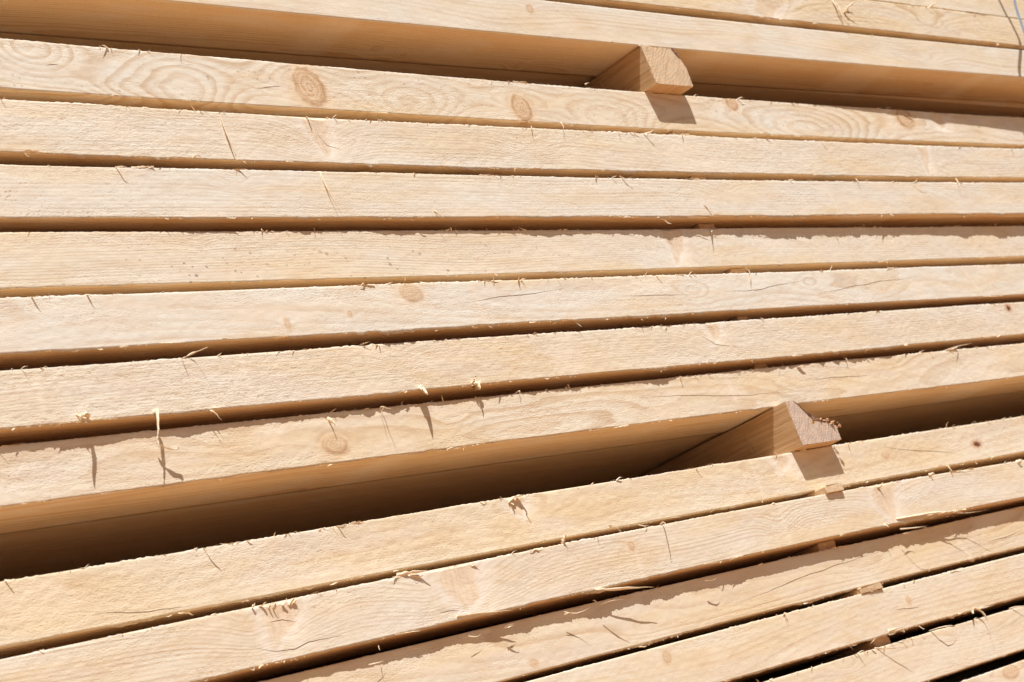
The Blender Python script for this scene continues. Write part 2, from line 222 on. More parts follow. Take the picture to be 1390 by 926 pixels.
def wood_material():
    t = NT("sawn_softwood")
    co = t.n("ShaderNodeTexCoord").outputs['Object']
    rnd = t.n("ShaderNodeObjectInfo").outputs['Random']
    off = t.n("ShaderNodeVectorMath", {0: (13.0, 7.0, 5.0), 3: t.math('MULTIPLY', rnd, 9.0)}, operation='SCALE').outputs[0]
    P = t.n("ShaderNodeVectorMath", {0: co, 1: off}, operation='ADD').outputs[0]
    grain = t.attr("grain"); knot = t.attr("knot"); kind = t.attr("knotkind"); crack = t.attr("crack")
    pale = t.attr("pale"); mould = t.attr("mould"); tone = t.attr("tone"); rough = t.attr("rough"); rust = t.attr("rust")
    # growth rings: slow darkening, then a sharp late-wood line
    g = t.math('ADD', grain, t.math('MULTIPLY', t.math('SUBTRACT', t.noise(t.scale(P, (10, 120, 120)), 1.0, 2), .5), .45))
    fr = t.math('FRACT', g)
    ring = t.math('MULTIPLY', t.map(fr, .30, .86), t.map(fr, 1.0, .90))
    vary = t.map(t.noise(t.n("ShaderNodeCombineXYZ", {0: t.math('FLOOR', g)}).outputs[0], 3.7, 0), .3, .7, .35, 1.0)
    ring = t.math('MULTIPLY', ring, vary)
    wide = t.math('MULTIPLY', tone, -1.0, clamp=True)      # broad faces: orange bounce light of the gaps painted into the colour
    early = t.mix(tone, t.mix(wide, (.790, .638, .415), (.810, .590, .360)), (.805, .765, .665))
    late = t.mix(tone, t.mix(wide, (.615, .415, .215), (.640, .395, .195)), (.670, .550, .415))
    c = t.mix(t.math('MULTIPLY', ring, t.attr('ringc')), early, late)
    # blotches of yellow and grey-pink
    c = t.mix(t.map(t.noise(t.scale(P, (5, 30, 30)), 1.0, 2), .48, .70, 0, .50), c, (.785, .62, .39))
    c = t.mix(t.map(t.noise(t.scale(P, (9, 50, 50)), 1.0, 2), .52, .70, 0, .42), c, (.77, .675, .57))
    c = t.mix(t.map(t.noise(t.scale(P, (22, 80, 80)), 1.0, 3, .6), .46, .68, 0, .20), c, (.62, .42, .235))
    # torn fibre: paler tufts and darker pits between them
    fib = t.noise(t.scale(P, (75, 500, 500)), 1.0, 3, .62)
    fib2 = t.noise(t.scale(P, (300, 760, 760)), 1.0, 1, .6)
    c = t.mix(t.map(fib, .56, .76, 0, .40), c, (.86, .77, .64))
    c = t.mix(t.math('MULTIPLY', t.map(fib2, .40, .24), t.map(rough, 0, 1, .25, .72)), c, (.58, .38, .20))
    # small brown flecks along the grain
    fl = t.map(t.noise(t.scale(P, (75, 700, 700)), 1.0, 1), .74, .80)
    c = t.mix(t.math('MULTIPLY', fl, .45), c, (.42, .24, .11))
    # pale planed spots and marks
    c = t.mix(t.math('MULTIPLY', pale, .75), c, (.86, .745, .585))
    # torn-out knots: a smooth pinkish wedge with a pale rim
    fn = t.math('ADD', t.attr("fan"), t.math('MULTIPLY', t.math('SUBTRACT', t.noise(t.scale(P, (70, 70, 45)), 1.0, 3, .6), .5), 1.3))
    c = t.mix(t.map(fn, 1.15, .55, 0, .55), c, t.mix(t.map(t.noise(t.scale(P, (420, 60, 60)), 1.0, 2), .4, .65), (.80, .635, .455), (.68, .485, .31)))
    c = t.mix(t.math('MULTIPLY', t.map(fn, .75, 1.15), t.map(fn, 2.0, 1.2, 0, .50)), c, (.86, .79, .69))
    # knots
    kn = t.math('ADD', knot, t.math('MULTIPLY', t.math('SUBTRACT', t.noise(P, 110, 3), .5), .55))
    kd = t.mix(t.map(t.math('FRACT', t.math('MULTIPLY', kn, 3.7)), .2, .9, 0, 1.0), (.73, .545, .36), (.60, .39, .21))
    kd = t.mix(t.map(t.noise(P, 380, 3), .46, .66, 0, .6), kd, (.74, .59, .42))
    kd = t.mix(t.math('MULTIPLY', t.math('MULTIPLY', t.map(kn, .72, .92), t.map(kn, 1.2, .95)), t.map(t.noise(P, 70, 2), .38, .62, .15, .85)), kd, (.47, .275, .135))
    sound = kind
    c = t.mix(t.math('MULTIPLY', t.map(kn, 2.1, 1.0, 0, .45), sound), c, (.75, .535, .32))
    c = t.mix(t.math('MULTIPLY', t.map(kn, 1.22, .90), sound), c, kd)
    dark = t.map(rust, 1.25, .75)
    rust = t.math('ADD', rust, t.math('MULTIPLY', t.math('SUBTRACT', t.noise(P, 260, 3), .5), 1.5))
    dark = t.map(rust, 1.15, .55)
    c = t.mix(t.map(rust, 2.4, .8, 0, .6), c, (.52, .23, .08))
    c = t.mix(dark, c, (.17, .065, .035))
    # mould specks
    v = t.n("ShaderNodeTexVoronoi", {'Vector': t.scale(P, (125, 1, 170)), 'Scale': 1.0, 'Randomness': 1.0})
    vc = t.n("ShaderNodeSeparateColor", {0: v.outputs['Color']})
    lim = t.map(vc.outputs[0], .35, 1.0, .02, .30, False)
    sp = t.map(t.math('SUBTRACT', v.outputs['Distance'], lim), .05, -.06)
    sp = t.math('MULTIPLY', sp, t.map(vc.outputs[1], .1, .9, .15, .9, False))
    sp = t.math('MULTIPLY', sp, t.map(t.noise(t.scale(P, (14, 1, 60)), 1.0, 2), .40, .58))
    c = t.mix(t.math('MULTIPLY', sp, mould, clamp=True), c, (.30, .225, .17))
    # rows of small pits left by the saw teeth
    pv = t.n("ShaderNodeTexVoronoi", {'Vector': t.scale(P, (205, 1, 235)), 'Scale': 1.0, 'Randomness': .7})
    pit = t.math('MULTIPLY', t.map(pv.outputs['Distance'], .36, .12), t.math('MULTIPLY', t.attr("pit"), t.map(t.noise(t.scale(P, (60, 1, 90)), 1.0, 1), .35, .65, .15, 1.0)))
    c = t.mix(t.math('MULTIPLY', pit, .55), c, (.56, .36, .16))
    # drying cracks
    ck = t.map(t.math('SUBTRACT', t.math('ABSOLUTE', crack), t.attr('crackw')), .22, -.22)
    c = t.mix(ck, c, (.20, .105, .05))
    t.t.links.new(c, t.b.inputs['Base Color'])
    t.b.inputs['Roughness'].default_value = .72; t.b.inputs['Specular IOR Level'].default_value = .25
    # relief
    saw = t.n("ShaderNodeTexWave", {'Vector': t.n("ShaderNodeMapping", {'Vector': P, 'Rotation': (0, .22, 0)}).outputs[0], 'Scale': 42.0, 'Distortion': 3.0, 'Detail': 2.0, 'Detail Scale': 2.0}, bands_direction='X').outputs['Fac']
    h = t.math('MULTIPLY', fib, .75)
    h = t.math('ADD', h, t.math('MULTIPLY', fib2, .80))
    h = t.math('MULTIPLY', h, t.map(rough, 0, 1, .28, .95))
    h = t.math('ADD', h, t.math('MULTIPLY', ring, .09))
    h = t.math('ADD', h, t.math('MULTIPLY', saw, .055))
    h = t.math('SUBTRACT', h, t.math('MULTIPLY', ck, .9))
    h = t.math('SUBTRACT', h, t.math('MULTIPLY', pit, .5))
    h = t.math('ADD', h, t.math('MULTIPLY', t.noise(t.scale(P, (30, 120, 120)), 1.0, 2), .18))
    bp = t.n("ShaderNodeBump", {'Strength': .60, 'Distance': .0009, 'Height': h})
    t.t.links.new(bp.outputs[0], t.b.inputs['Normal'])
    return t.m

def plain_wood(name, a, b, sc_=(20, 300, 300), bump=.5, grey=None):
    t = NT(name); co = t.n("ShaderNodeTexCoord").outputs['Object']
    n1 = t.noise(t.scale(co, sc_), 1.0, 4, .6)
    c = t.mix(t.map(n1, .35, .68), a, b)
    if grey: c = t.mix(t.map(t.noise(co, 70, 3), .45, .65, 0, .7), c, grey)
    t.t.links.new(c, t.b.inputs['Base Color']); t.b.inputs['Roughness'].default_value = .75
    t.b.inputs['Specular IOR Level'].default_value = .2
    bp = t.n("ShaderNodeBump", {'Strength': bump, 'Distance': .001, 'Height': n1})
    t.t.links.new(bp.outputs[0], t.b.inputs['Normal'])
    return t.m

def end_grain(name, a, b, grey, cx, cz, ringw, greyamt):
    t = NT(name); co = t.n("ShaderNodeTexCoord").outputs['Object']
    s = t.n("ShaderNodeSeparateXYZ", {0: co})
    dx = t.math('SUBTRACT', s.outputs[0], cx); dz = t.math('SUBTRACT', s.outputs[2], cz)
    r = t.math('SQRT', t.math('ADD', t.math('MULTIPLY', dx, dx), t.math('MULTIPLY', dz, dz)))
    r = t.math('ADD', t.math('DIVIDE', r, ringw), t.math('MULTIPLY', t.noise(co, 90, 3), .9))
    fr = t.math('FRACT', r)
    c = t.mix(t.math('MULTIPLY', t.math('MULTIPLY', t.map(fr, .3, .8), t.map(fr, 1, .9)), t.map(t.noise(co, 45, 2), .35, .65, .1, .7)), a, b)
    rot = t.n("ShaderNodeMapping", {'Vector': co, 'Rotation': (0, .85, 0)}).outputs[0]     # coarse saw strokes across the end
    stroke = t.noise(t.scale(rot, (30, 1, 330)), 1.0, 3, .6)
    c = t.mix(t.map(stroke, .45, .68, 0, .75), c, b)
    c = t.mix(t.map(t.noise(t.scale(co, (60, 60, 90)), 1.0, 3), .40, .62, 0, greyamt), c, grey)
    n2 = t.noise(co, 600, 2)
    c = t.mix(t.map(n2, .55, .75, 0, .4), c, (.76, .64, .50))
    t.t.links.new(c, t.b.inputs['Base Color']); t.b.inputs['Roughness'].default_value = .8
    h = t.math('ADD', n2, t.math('MULTIPLY', stroke, 1.2))
    bp = t.n("ShaderNodeBump", {'Strength': .8, 'Distance': .001, 'Height': h})
    t.t.links.new(bp.outputs[0], t.b.inputs['Normal'])
    return t.m

WOOD = wood_material()
SPLINT = plain_wood("splinter_wood", (.86, .74, .56), (.80, .61, .39), (160, 160, 160), .3)
STICK = plain_wood("spacer_wood", (.72, .55, .36), (.58, .40, .23), (240, 30, 300), .4)
BEAR = plain_wood("bearer_wood", (.66, .45, .25), (.52, .325, .16), (300, 14, 300), .5)
BARK = plain_wood("bark", (.30, .175, .12), (.13, .065, .05), (120, 120, 120), 1.0)
CRUMB = plain_wood("torn_bast", (.70, .47, .30), (.50, .26, .15), (300, 300, 300), .8)

def bounce_ground_material():  # reddish so the added strip throws warm bounce light upwards
    t = NT("wood_chip_ground"); co = t.n("ShaderNodeTexCoord").outputs['Object']
    v = t.n("ShaderNodeTexVoronoi", {'Vector': co, 'Scale': 38.0})
    c = t.mix(t.noise(v.outputs['Color'], 3.0, 1), (.47, .235, .098), (.72, .41, .19))
    c = t.mix(t.map(t.noise(co, 1.3, 4), .4, .65, 0, .4), c, (.56, .30, .13))
    t.t.links.new(c, t.b.inputs['Base Color']); t.b.inputs['Roughness'].default_value = .9
    bp = t.n("ShaderNodeBump", {'Strength': .8, 'Distance': .02, 'Height': v.outputs['Distance']})
    t.t.links.new(bp.outputs[0], t.b.inputs['Normal'])
    return t.m

# ------------------------------------------------------------------ unseen light-shaping sheets
def sheet(name, x0, x1, y0, y1, z, mat):
    o = link(name, mesh_py(name, [(x0, y0, 0), (x1, y0, 0), (x1, y1, 0), (x0, y1, 0)], [(0, 1, 2, 3)], mat), loc=(0, 0, z)); o["kind"] = "structure"
t = NT("dark_asphalt"); co = t.n("ShaderNodeTexCoord").outputs['Object']  # surface of the added dark sheet, out of view
t.t.links.new(t.mix(t.noise(co, 180, 2), (.035, .033, .032), (.075, .07, .066)), t.b.inputs['Base Color']); t.b.inputs['Roughness'].default_value = .95
sheet("yard", -150, 150, -150, 150, GZ-.004, t.m)                 # unseen dark sheet, added to keep bounce light out of the deep gaps
sheet("ground", -7, 11, -3.6, 4, GZ, bounce_ground_material())            # unseen chip-textured strip, added to bounce warm light up to the undersides

# ------------------------------------------------------------------ boards
# x stations: fine where the lens is close, coarse outside the picture
def stations():
    x = [-0.35]
    while x[-1] < 4.35:
        v = x[-1]
        if v < .74: s = max(.0016, (.74-v)*.10)
        elif v > 3.25: s = .004 + (v-3.25)*.12
        else: s = .0016 + max(0, v-1.0)*.00085
        x.append(v+s)
    return np.array(x)
XS = stations()

#        pith(y,z)       ring   wander tone  rough  mould lip   tlip
LOOK = {
 'A': ((.060, .050), .0032, .010, 0.42, .55, .0, .0006, .0006),
 'B': ((.075, .045), .0034, .012, 0.3, .75, .0, .0008, .0006),
 'C': ((.070, -.045), .0030, .012, 0.75, .12, .0, .0002, .0002),
 'D': ((.034, .004), .0052, .020, 0.62, .60, .75, .0004, .0004),
 'E': ((.050, -.065), .0030, .010, 0.78, .75, .22, .0013, .0008),
 'F': ((.045, .080), .0033, .008, 0.95, .40, .0, .0018, .0006),
 'G': ((.055, -.085), .0024, .008, 0.74, .55, .85, .0006, .0003),
 'H': ((.062, .020), .0038, .014, 0.95, .38, .0, .0014, .0008),
 'I': ((.050, .075), .0026, .008, 0.7, .95, .35, .0014, .0008),
 'J': ((.034, -.006), .0056, .018, 0.52, .62, .0, .0009, .0010),
 'K': ((.055, .030), .0052, .012, 0.3, .90, .0, .0011, .0009),
 'L': ((.040, -.055), .0031, .010, 0.62, .50, .0, .0016, .0010),
 'M': ((.045, .020), .0046, .014, 0.36, .40, .0, .0010, .0007),
 'N': ((.050, -.040), .0042, .012, 0.46, .42, .0, .0009, .0009),
 'O': ((.055, .050), .0042, .010, 0.55, .30, .0, .0008, .0008),
 'P': ((.040, .010), .0038, .012, 0.5, .40, .0, .0008, .0008),
}
RINGC = dict(A=.6, B=.7, C=.6, D=.85, E=.8, F=.7, G=.8, H=.7, I=.7, J=.75, K=.38, L=.85, M=.6, N=.6, O=.55)
zb, tb = BOARDS['B'][0], BOARDS['B'][1]
BOARDS['A'] = (zb+.0032+.0495, .0495, BOARDS['B'][2], BOARDS['B'][3], .007, .021)

H0 = None
def section(h, fine=False):
    """(y, z, row kind): 0 top, 1 front, 2 lip, 3 under"""
    s = [(WID, h, 0), (.045, h, 0), (.015, h, 0), (.005, h, 0), (.0012, h, 0)]
    s += [(.0003, h-.0003, 1)]
    n = 30
    for k in range(n): s.append((0, h-.0012-(2*h-.0024)*k/(n-1), 1))
    s += [(.0001, -h, 2), (.0013, -h, 4)]
    s += [(y, -h, 3) for y in (list(np.arange(.0035, WID-.002, .0026))+[WID] if fine else (.0035, .0065, .011, .017, .025, .036, .050, .065, WID))]
    return np.array(s)

def polydist(x, z, pts):
    """signed distance to a polyline and position along it (0..1, beyond the ends outside)"""
    d = np.full(x.shape, 9.0); u = np.zeros(x.shape); sg = np.ones(x.shape)
    seg = [math.dist(pts[i], pts[i+1]) for i in range(len(pts)-1)]; tot = sum(seg); acc = 0
    for i in range(len(seg)):
        ax, az = pts[i]; bx, bz = pts[i+1]; vx, vz = bx-ax, bz-az
        t0 = ((x-ax)*vx+(z-az)*vz)/(vx*vx+vz*vz); t = np.clip(t0, 0, 1)
        dd = np.hypot(x-ax-t*vx, z-az-t*vz); m = dd < d
        tt = np.where((i == 0) & (t0 < 0) | (i == len(seg)-1) & (t0 > 1), t0, t)
        u = np.where(m, (acc+tt*seg[i])/tot, u); sg = np.where(m, np.sign((z-az)*vx-(x-ax)*vz+1e-12), sg); d = np.minimum(d, dd); acc += seg[i]
    return d, u, sg

def build_board(b, seed):
    zt, th, sl, q, y0, y1 = BOARDS[b]
    (py, pz), rw, wand, tone0, rough0, mould0, lipA, tlipA = LOOK[b]
    h = th/2; S = section(h, b in 'CJ'); nx, ns = len(XS), len(S)
    X = np.repeat(XS[:, None], ns, 1); Y = np.repeat(S[None, :, 0], nx, 0).copy(); Z = np.repeat(S[None, :, 1], nx, 0).copy()
    K = S[:, 2]
    # ragged edges left by the saw: scalloped burrs below, short fuzz above
    n_lo = noise1(XS/.055, seed+1); n_mid = noise1(XS/.017, seed+2); n_hi = noise1(XS/.0028, seed+3)
    patch = .35+.65*smooth(-.25, .6, noise1(XS/.16, seed+4))
    saw = (XS/.021 + .9*noise1(XS/.05, seed+5)) % 1.0
    lip = lipA*(.55*np.clip(n_lo, 0, 1)+patch*(1.3*np.clip(n_mid+.1, 0, 1)+.8*saw*np.clip(n_lo+.3, 0, 1))+.30*np.abs(n_hi)*(.4+patch))*1.75
    tl = tlipA*(.5*n_lo+.5*np.clip(n_mid, -.4, 1)+.7*n_hi*(.35+patch))
    drift = .0007*noise1(XS/.35, seed+6); drift2 = .0007*noise1(XS/.4, seed+7)
    tf = np.clip((S[:, 1]+h)/(2*h), 0, 1)            # 0 bottom .. 1 top
    front = np.isin(K, (1, 2, 4))
    Z += np.where(front, drift2[:, None]*(1-tf)+drift[:, None]*tf, np.where(K == 0, drift[:, None], drift2[:, None]))
    Z[:, K == 2] -= lip[:, None]; Z[:, K == 4] -= .35*lip[:, None]
    Y[:, K == 2] -= (.25*lip)[:, None]
    i5 = 5
    Z[:, i5] += tl; Z[:, i5+1] += .5*tl
    # knots and torn patches
    f1 = (K == 1) | (K == 2)
    Zl = Z.copy()
    fanD = np.full(X.shape, 9.0); kd = np.full(X.shape, 9.0); kk = np.zeros(X.shape); rustd = np.full(X.shape, 9.0)
    defl = np.zeros(X.shape); pale = np.zeros(X.shape); dep = np.zeros(X.shape); rgh = np.zeros(X.shape)
    fade = np.exp(-np.clip(Y, 0, 1)/.025)
    for (kx, kz, rx, rz, kt) in KNOTS.get(b, []):
        ex = (X-kx)/rx; ez = (Zl-kz)/rz; d = np.hypot(ex, ez)
        ex2 = (X-kx)/(rx*2.6); ez2 = (Zl-kz)/(rz*1.25)
        G = np.exp(-(ex2**2+ez2**2)*.9)*fade
        side = np.where(Zl > kz, 1.0, -1.0)
        if kt == 1:
            kd = np.minimum(kd, d); defl += 1.05*rz*G*(.6+.4*np.tanh((Zl-kz)/.004))
            dep += -.00025*np.exp(-(d*.9)**2)*f1 + .00035*np.exp(-((d-1.25)/.25)**2)*f1*(rz > .008)
            pale += .45*np.exp(-((ex+1.9)**2/.8+(ez*.7)**2))
        elif kt == 2:
            fan = np.exp(-(ex**2+(ez*.8)**2)*1.1)
            wx = .62+.38*np.clip(ez+.2, -1, 1.4)          # wedge, wider towards the broken edge
            fanD = np.minimum(fanD, np.where(Y < .012, np.hypot(np.abs(ex-.3*ez+.25*np.sin(ez*2+kx*9))/wx, np.clip(-ez, 0, 9)*.95)+(.35 if rz < .016 else 0), 9))
            defl += .85*rz*G + .008*fan*np.sin(ex*2.2)
            pale += .75*np.exp(-((ex-.9+.35*ez)**2/.25+(ez*.6)**2)) + .35*fan
            dep += .0026*fan*f1*(.6+.4*np.sin(ex*3+ez)); rgh += -.3*fan
        elif kt == 5:
            defl += .85*rz*np.exp(-((X-kx)**2/(rx*1.1)**2+(Zl-kz)**2/(rz*1.1)**2))*fade
        elif kt == 3:
            defl += .85*rz*np.exp(-((X-kx)**2/(rx*1.7)**2+(Zl-kz)**2/(rz*1.2)**2))*fade
            rgh += .35*np.exp(-(ex**2+ez**2)*.7)
        else:
            rustd = np.minimum(rustd, np.where(Y < .02, d, 9))
    kk = (kd < 3)*(fade > .7)
    for (kx, ky, rx, ry) in UNDER_KNOTS.get(b, []):
        d = np.hypot((X-kx)/rx, (Y-ky)/ry)+9*(K[None, :] != 3); kk = kk | (d < 3); kd = np.where(d < 3, d, kd)
        defl += .006*np.exp(-(d*.4)**2)*(K[None, :] == 3)
    kk = kk*(1.0 if b in 'D' else .7)
    big = {'E': .5, 'L': 1.0}.get(b, 0)
    for (kx, kz, rx, rz, kt) in KNOTS.get(b, []):
        if kt == 2:      # broken-out upper edge above a torn knot
            m = np.exp(-((XS-kx)/(rx*.9))**4)*rz/.02
            jag = (.25+.75*np.abs(noise1(XS/.004, seed+9)))*m*.0022
            Z[:, i5] -= jag; Z[:, i5+1] -= jag*.6; Y[:, i5] += jag*.8
    relief = (.00008+.00016*rough0)*noise2(XS[:, None]/.007+0*Z, Zl/.003, seed+20)+.00022*noise2(X/.09, Zl/.025, seed+21)
    Y += np.where(f1[None, :], dep + relief, 0)
    # grain field: distance from the pith, which wanders along the board
    pyx = py+wand*noise1(X/.55, seed+11)+.35*wand*noise1(X/.17, seed+12); pzx = pz+wand*.6*noise1(X/.7, seed+13)
    r = np.hypot(Y-pyx, Zl-pzx)+.0012*noise2(X/.22, Zl/.014, seed+14)+.0004*noise2(X/.05, Zl/.006, seed+15)
    grain = (r+defl*np.where(pz > 0, -1, 1))/rw+50
    # cracks
    cr = np.full(X.shape, 9.0); cw = np.full(X.shape, -1.0)
    for pts in CRACKS.get(b, []):
        dd, u, sg = polydist(X, Zl+.0009*noise1(X/.03, seed+16)+.00025*noise1(X/.007, seed+26), pts)
        near = (dd < np.abs(cr)/1000) & (Y < .004)
        cr = np.where(near, sg*dd*1000, cr); cw = np.where(near, .50*(1-np.abs(2*u-1)**2.0)-.10, cw)
    for pts in PALE.get(b, []):
        dd, u, sg = polydist(X, Zl, pts)
        pale += .75*np.exp(-(dd/.0032)**2)*(Y < .01)
    pale += .55*smooth(.35, .85, noise2(X/.07, Zl/.02, seed+17))
    tone = np.clip(tone0+.30*noise2(X/.22, Zl/.03, seed+18)+.15*noise2(X/.05, Zl/.015, seed+22), 0, 1)
    rgh = np.clip(rough0*.85+rgh+.60*noise2(X/.12, Zl/.022, seed+19)+.25*noise2(X/.03, Zl/.01, seed+29), 0, 1.4)
    rgh = np.where(f1[None, :], rgh, .5)
    tone = np.where((K[None, :] == 3) | (K[None, :] == 0), -0.6, tone)  # negative tone: gap bounce light painted on top and underside
    mo = np.clip(mould0*(.6+.8*noise2(X/.16, Zl/.03, seed+23)), 0, 1)*f1
    if b == 'G': mo = mo*smooth(1.9, 1.2, X)*smooth(.012, -.004, Zl)+.6*mo
    pit = np.zeros(X.shape)
    if b in 'EFI':
        amt = {'E': .35, 'F': 1.0, 'I': .3}[b]
        pit = amt*np.clip((.45 if b == 'F' else .8)*smooth(.05, .6, noise2(X/.14, Zl/.03, seed+24)) + (1.2*smooth(1.06, .96, X)*smooth(.016, .006, Zl) if b == 'F' else 0), 0, 1)*f1
    # bend, slope, yaw
    Zw = Z + sl*(X-XM)+q*(X-XM)**2
    Yw = Y - y1*(X-XM)
    V = np.stack([X-XM, Yw, Zw], -1).reshape(-1, 3)
    idx = np.arange(nx*ns).reshape(nx, ns)
    a = idx[:-1, :-1]; F = np.stack([a, idx[:-1, 1:], idx[1:, 1:], idx[1:, :-1]], -1).reshape(-1, 4)
    w_ = np.stack([idx[:-1, -1], idx[:-1, 0], idx[1:, 0], idx[1:, -1]], -1)
    F = np.concatenate([F, w_])
    # end caps (fan of quads between mirrored rows)
    caps = []
    for e, fl in ((0, 0), (nx-1, 1)):
        for k in range(ns//2-1):
            c4 = [idx[e, k], idx[e, k+1], idx[e, ns-2-k], idx[e, ns-1-k]]
            caps.append(c4[::-1] if not fl else c4)
    F = np.concatenate([F, np.array(caps)])
    F = F[:, ::-1]
    me = mesh_np("timber_board", V, F, WOOD)
    if len(me.vertices) == len(V):
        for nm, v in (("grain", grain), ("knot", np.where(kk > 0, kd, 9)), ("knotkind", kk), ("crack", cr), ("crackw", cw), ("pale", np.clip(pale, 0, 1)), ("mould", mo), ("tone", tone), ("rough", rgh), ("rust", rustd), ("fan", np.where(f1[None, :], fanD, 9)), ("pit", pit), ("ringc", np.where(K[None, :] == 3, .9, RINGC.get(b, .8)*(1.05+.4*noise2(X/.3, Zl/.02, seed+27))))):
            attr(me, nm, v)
    o = link("timber_board", me, loc=(XM, -y0, zt-h))
    return o, lip, tl

def ribbon(pts, w, flat=.38, seed=0):
    """tapered, slightly twisted sliver through the points (n,3)"""
    rng = np.random.default_rng(seed)
    P = np.array(pts, float)
    # Catmull-like resample
    t = np.linspace(0, len(P)-1, 4*(len(P)-1)+1); Q = np.stack([np.interp(t, np.arange(len(P)), P[:, k]) for k in range(3)], -1)
    if len(P) > 2:
        for _ in range(2): Q[1:-1] = .25*Q[:-2]+.5*Q[1:-1]+.25*Q[2:]
    else:
        bow = rng.normal(0, .06, 3)*np.linalg.norm(P[1]-P[0]); Q += np.sin(np.linspace(0, np.pi, len(Q)))[:, None]*bow
    Q += rng.normal(0, w*.10, Q.shape)*np.linspace(0, 1, len(Q))[:, None]
    V = []; F = []; n = len(Q)
    a0 = rng.uniform(0, 3)
    for i in range(n):
        d = Q[min(i+1, n-1)]-Q[max(i-1, 0)]; d /= np.linalg.norm(d)+1e-9
        s = np.cross(d, (.3, -.5, .8)); s /= np.linalg.norm(s)+1e-9; u = np.cross(d, s)
        an = a0+.8*i/n; s, u = s*math.cos(an)+u*math.sin(an), u*math.cos(an)-s*math.sin(an)
        k = w*.5*(1-(i/(n-1))**1.6*.88)*(1+.25*rng.normal())
        for ss, uu in ((1, 0), (0, flat), (-1, 0), (0, -flat)): V.append(Q[i]+s*k*ss+u*k*uu)
    for i in range(n-1):
        for j in range(4):
            F.append((4*i+j, 4*i+(j+1) % 4, 4*i+4+(j+1) % 4, 4*i+4+j))
    F.append((3, 2, 1, 0)); F.append((4*n-4, 4*n-3, 4*n-2, 4*n-1))
    return V, F

def fringe(b, lip, tl, seed):
    """short torn fibres on the two front edges of a board, in board coordinates"""
    zt, th, sl, q, y0, y1 = BOARDS[b]; h = th/2; rng = np.random.default_rng(seed)
    (_, _, _, _, rough0, _, lipA, tlipA) = LOOK[b]
    V = []; F = []
    n = int(300+300*rough0)
    if b == 'C': n = 60
    for k in range(n):
        x = rng.uniform(.75, 3.2) if rng.random() < .9 else rng.uniform(.2, 4)
        if noise1(np.array([x/.09]), seed+3)[0] < .05 and rng.random() < .85: continue
        low = rng.random() < .5
        L = min(.014, rng.exponential(.0026)+.0008); wd = rng.uniform(.00022, .0006)*(1+L/.008)
        zl = -h-np.interp(x, XS, lip)*.7 if low else h+np.interp(x, XS, tl)-.0004
        base = np.array([x, .0003, zl])
        if low: d = np.array([rng.choice((-1, 1))*rng.uniform(.3, 1.3), -abs(rng.normal(0, .22)), -rng.exponential(.16)])
        else: d = np.array([rng.choice((-1, 1))*rng.uniform(.3, 1.2), -abs(rng.normal(0, .45)), rng.normal(0, .22)])
        d /= np.linalg.norm(d); tip = base+d*L; tip[1] = min(tip[1], -.0002)
        s = np.cross(d, rng.normal(0, 1, 3)); s /= np.linalg.norm(s)+1e-9; u = np.cross(d, s)
        mid = base+(tip-base)*.5+rng.normal(0, .12, 3)*L
        i = len(V)
        for c_, k_ in ((base, 1), (mid, .75)):
            V += [c_+s*wd*k_, c_-s*wd*k_*.6+u*wd*k_*.5, c_-u*wd*k_*.6]
        V.append(tip)
        for j in range(3):
            j2 = (j+1) % 3
            F.append((i+j, i+j2, i+3+j2, i+3+j)); F.append((i+3+j, i+3+j2, i+6))
    for k in range({'E': 9, 'F': 14, 'H': 10, 'I': 11, 'J': 6, 'K': 7, 'L': 14, 'M': 8, 'N': 12, 'O': 6}.get(b, 3)):   # long flat slivers peeling off the edges
        x = rng.uniform(.8, 3.0); L = rng.uniform(.008, .034)*(.6+.25*x); low = rng.random() < .75; sg = rng.choice((-1, 1))
        f_ = np.interp(x, XS, lip)
        z0 = -h-f_*.5+.0006 if low else h-.0004
        dr = (-1 if low else .6)*rng.uniform(.0004, .0030); ou = rng.uniform(.0003, .0035)
        pts = [(x+sg*L*t, .0002-ou*t*t, z0+dr*t*t) for t in (0, .33, .66, 1)]
        v_, f2 = ribbon(pts, rng.uniform(.0014, .0034), flat=.22, seed=seed*31+k); i = len(V)
        V += list(v_); F += [tuple(i+q_ for q_ in f_) for f_ in f2]
    V = np.array(V)
    dx = V[:, 0]-XM
    V = np.stack([dx, V[:, 1]-y1*dx, V[:, 2]+sl*dx+q*dx*dx], -1)
    return mesh_py("edge_fibres", V, F, SPLINT)

LABEL = {
 'A': "topmost sawn board, only a sliver showing in the upper right corner",
 'B': "yellowish rough board with a big torn splinter, second from the top at right",
 'C': "smooth pale board resting on top of the upper thick bearer",
 'D': "board with two large round knots and wavy grain directly under the upper bearer",
 'E': "pale rough board with a torn light knot, second below the upper bearer",
 'F': "very pale straight-grained board with pitted saw marks, third below the upper bearer",
 'G': "mould-speckled board in the middle, its top edge shaded, fourth below the upper bearer",
 'H': "whitish board with long thin drying cracks, fifth below the upper bearer",
 'I': "rough board with a rusty spot at right, second above the lower bearer",
 'J': "board with oval grain figures and long splinter shadows resting on the lower bearer",
 'K': "yellow rough board with a dark small knot directly under the lower bearer",
 'L': "pinkish board with two big broken-edged torn knots, second below the lower bearer",
 'M': "board with a shaded top edge and long diagonal crack, third below the lower bearer",
 'N': "board with a long hooked splinter on its lower edge, fourth below the lower bearer",
 'O': "smooth board near the bottom right corner, fifth below the lower bearer",
 'P': "lowest board, only a small tip showing in the bottom right corner",
}
NAMES = "ABCDEFGHIJKLMNOP"
board = {}
for i, b in enumerate(NAMES):
    o, lip, tl = build_board(b, 1000+i*50)
    tag(o, LABEL[b], "board", "front boards of the timber stack"); board[b] = o
    fo = link("edge_fibres", fringe(b, lip, tl, 77+i*13), o); fo["kind"] = "stuff"
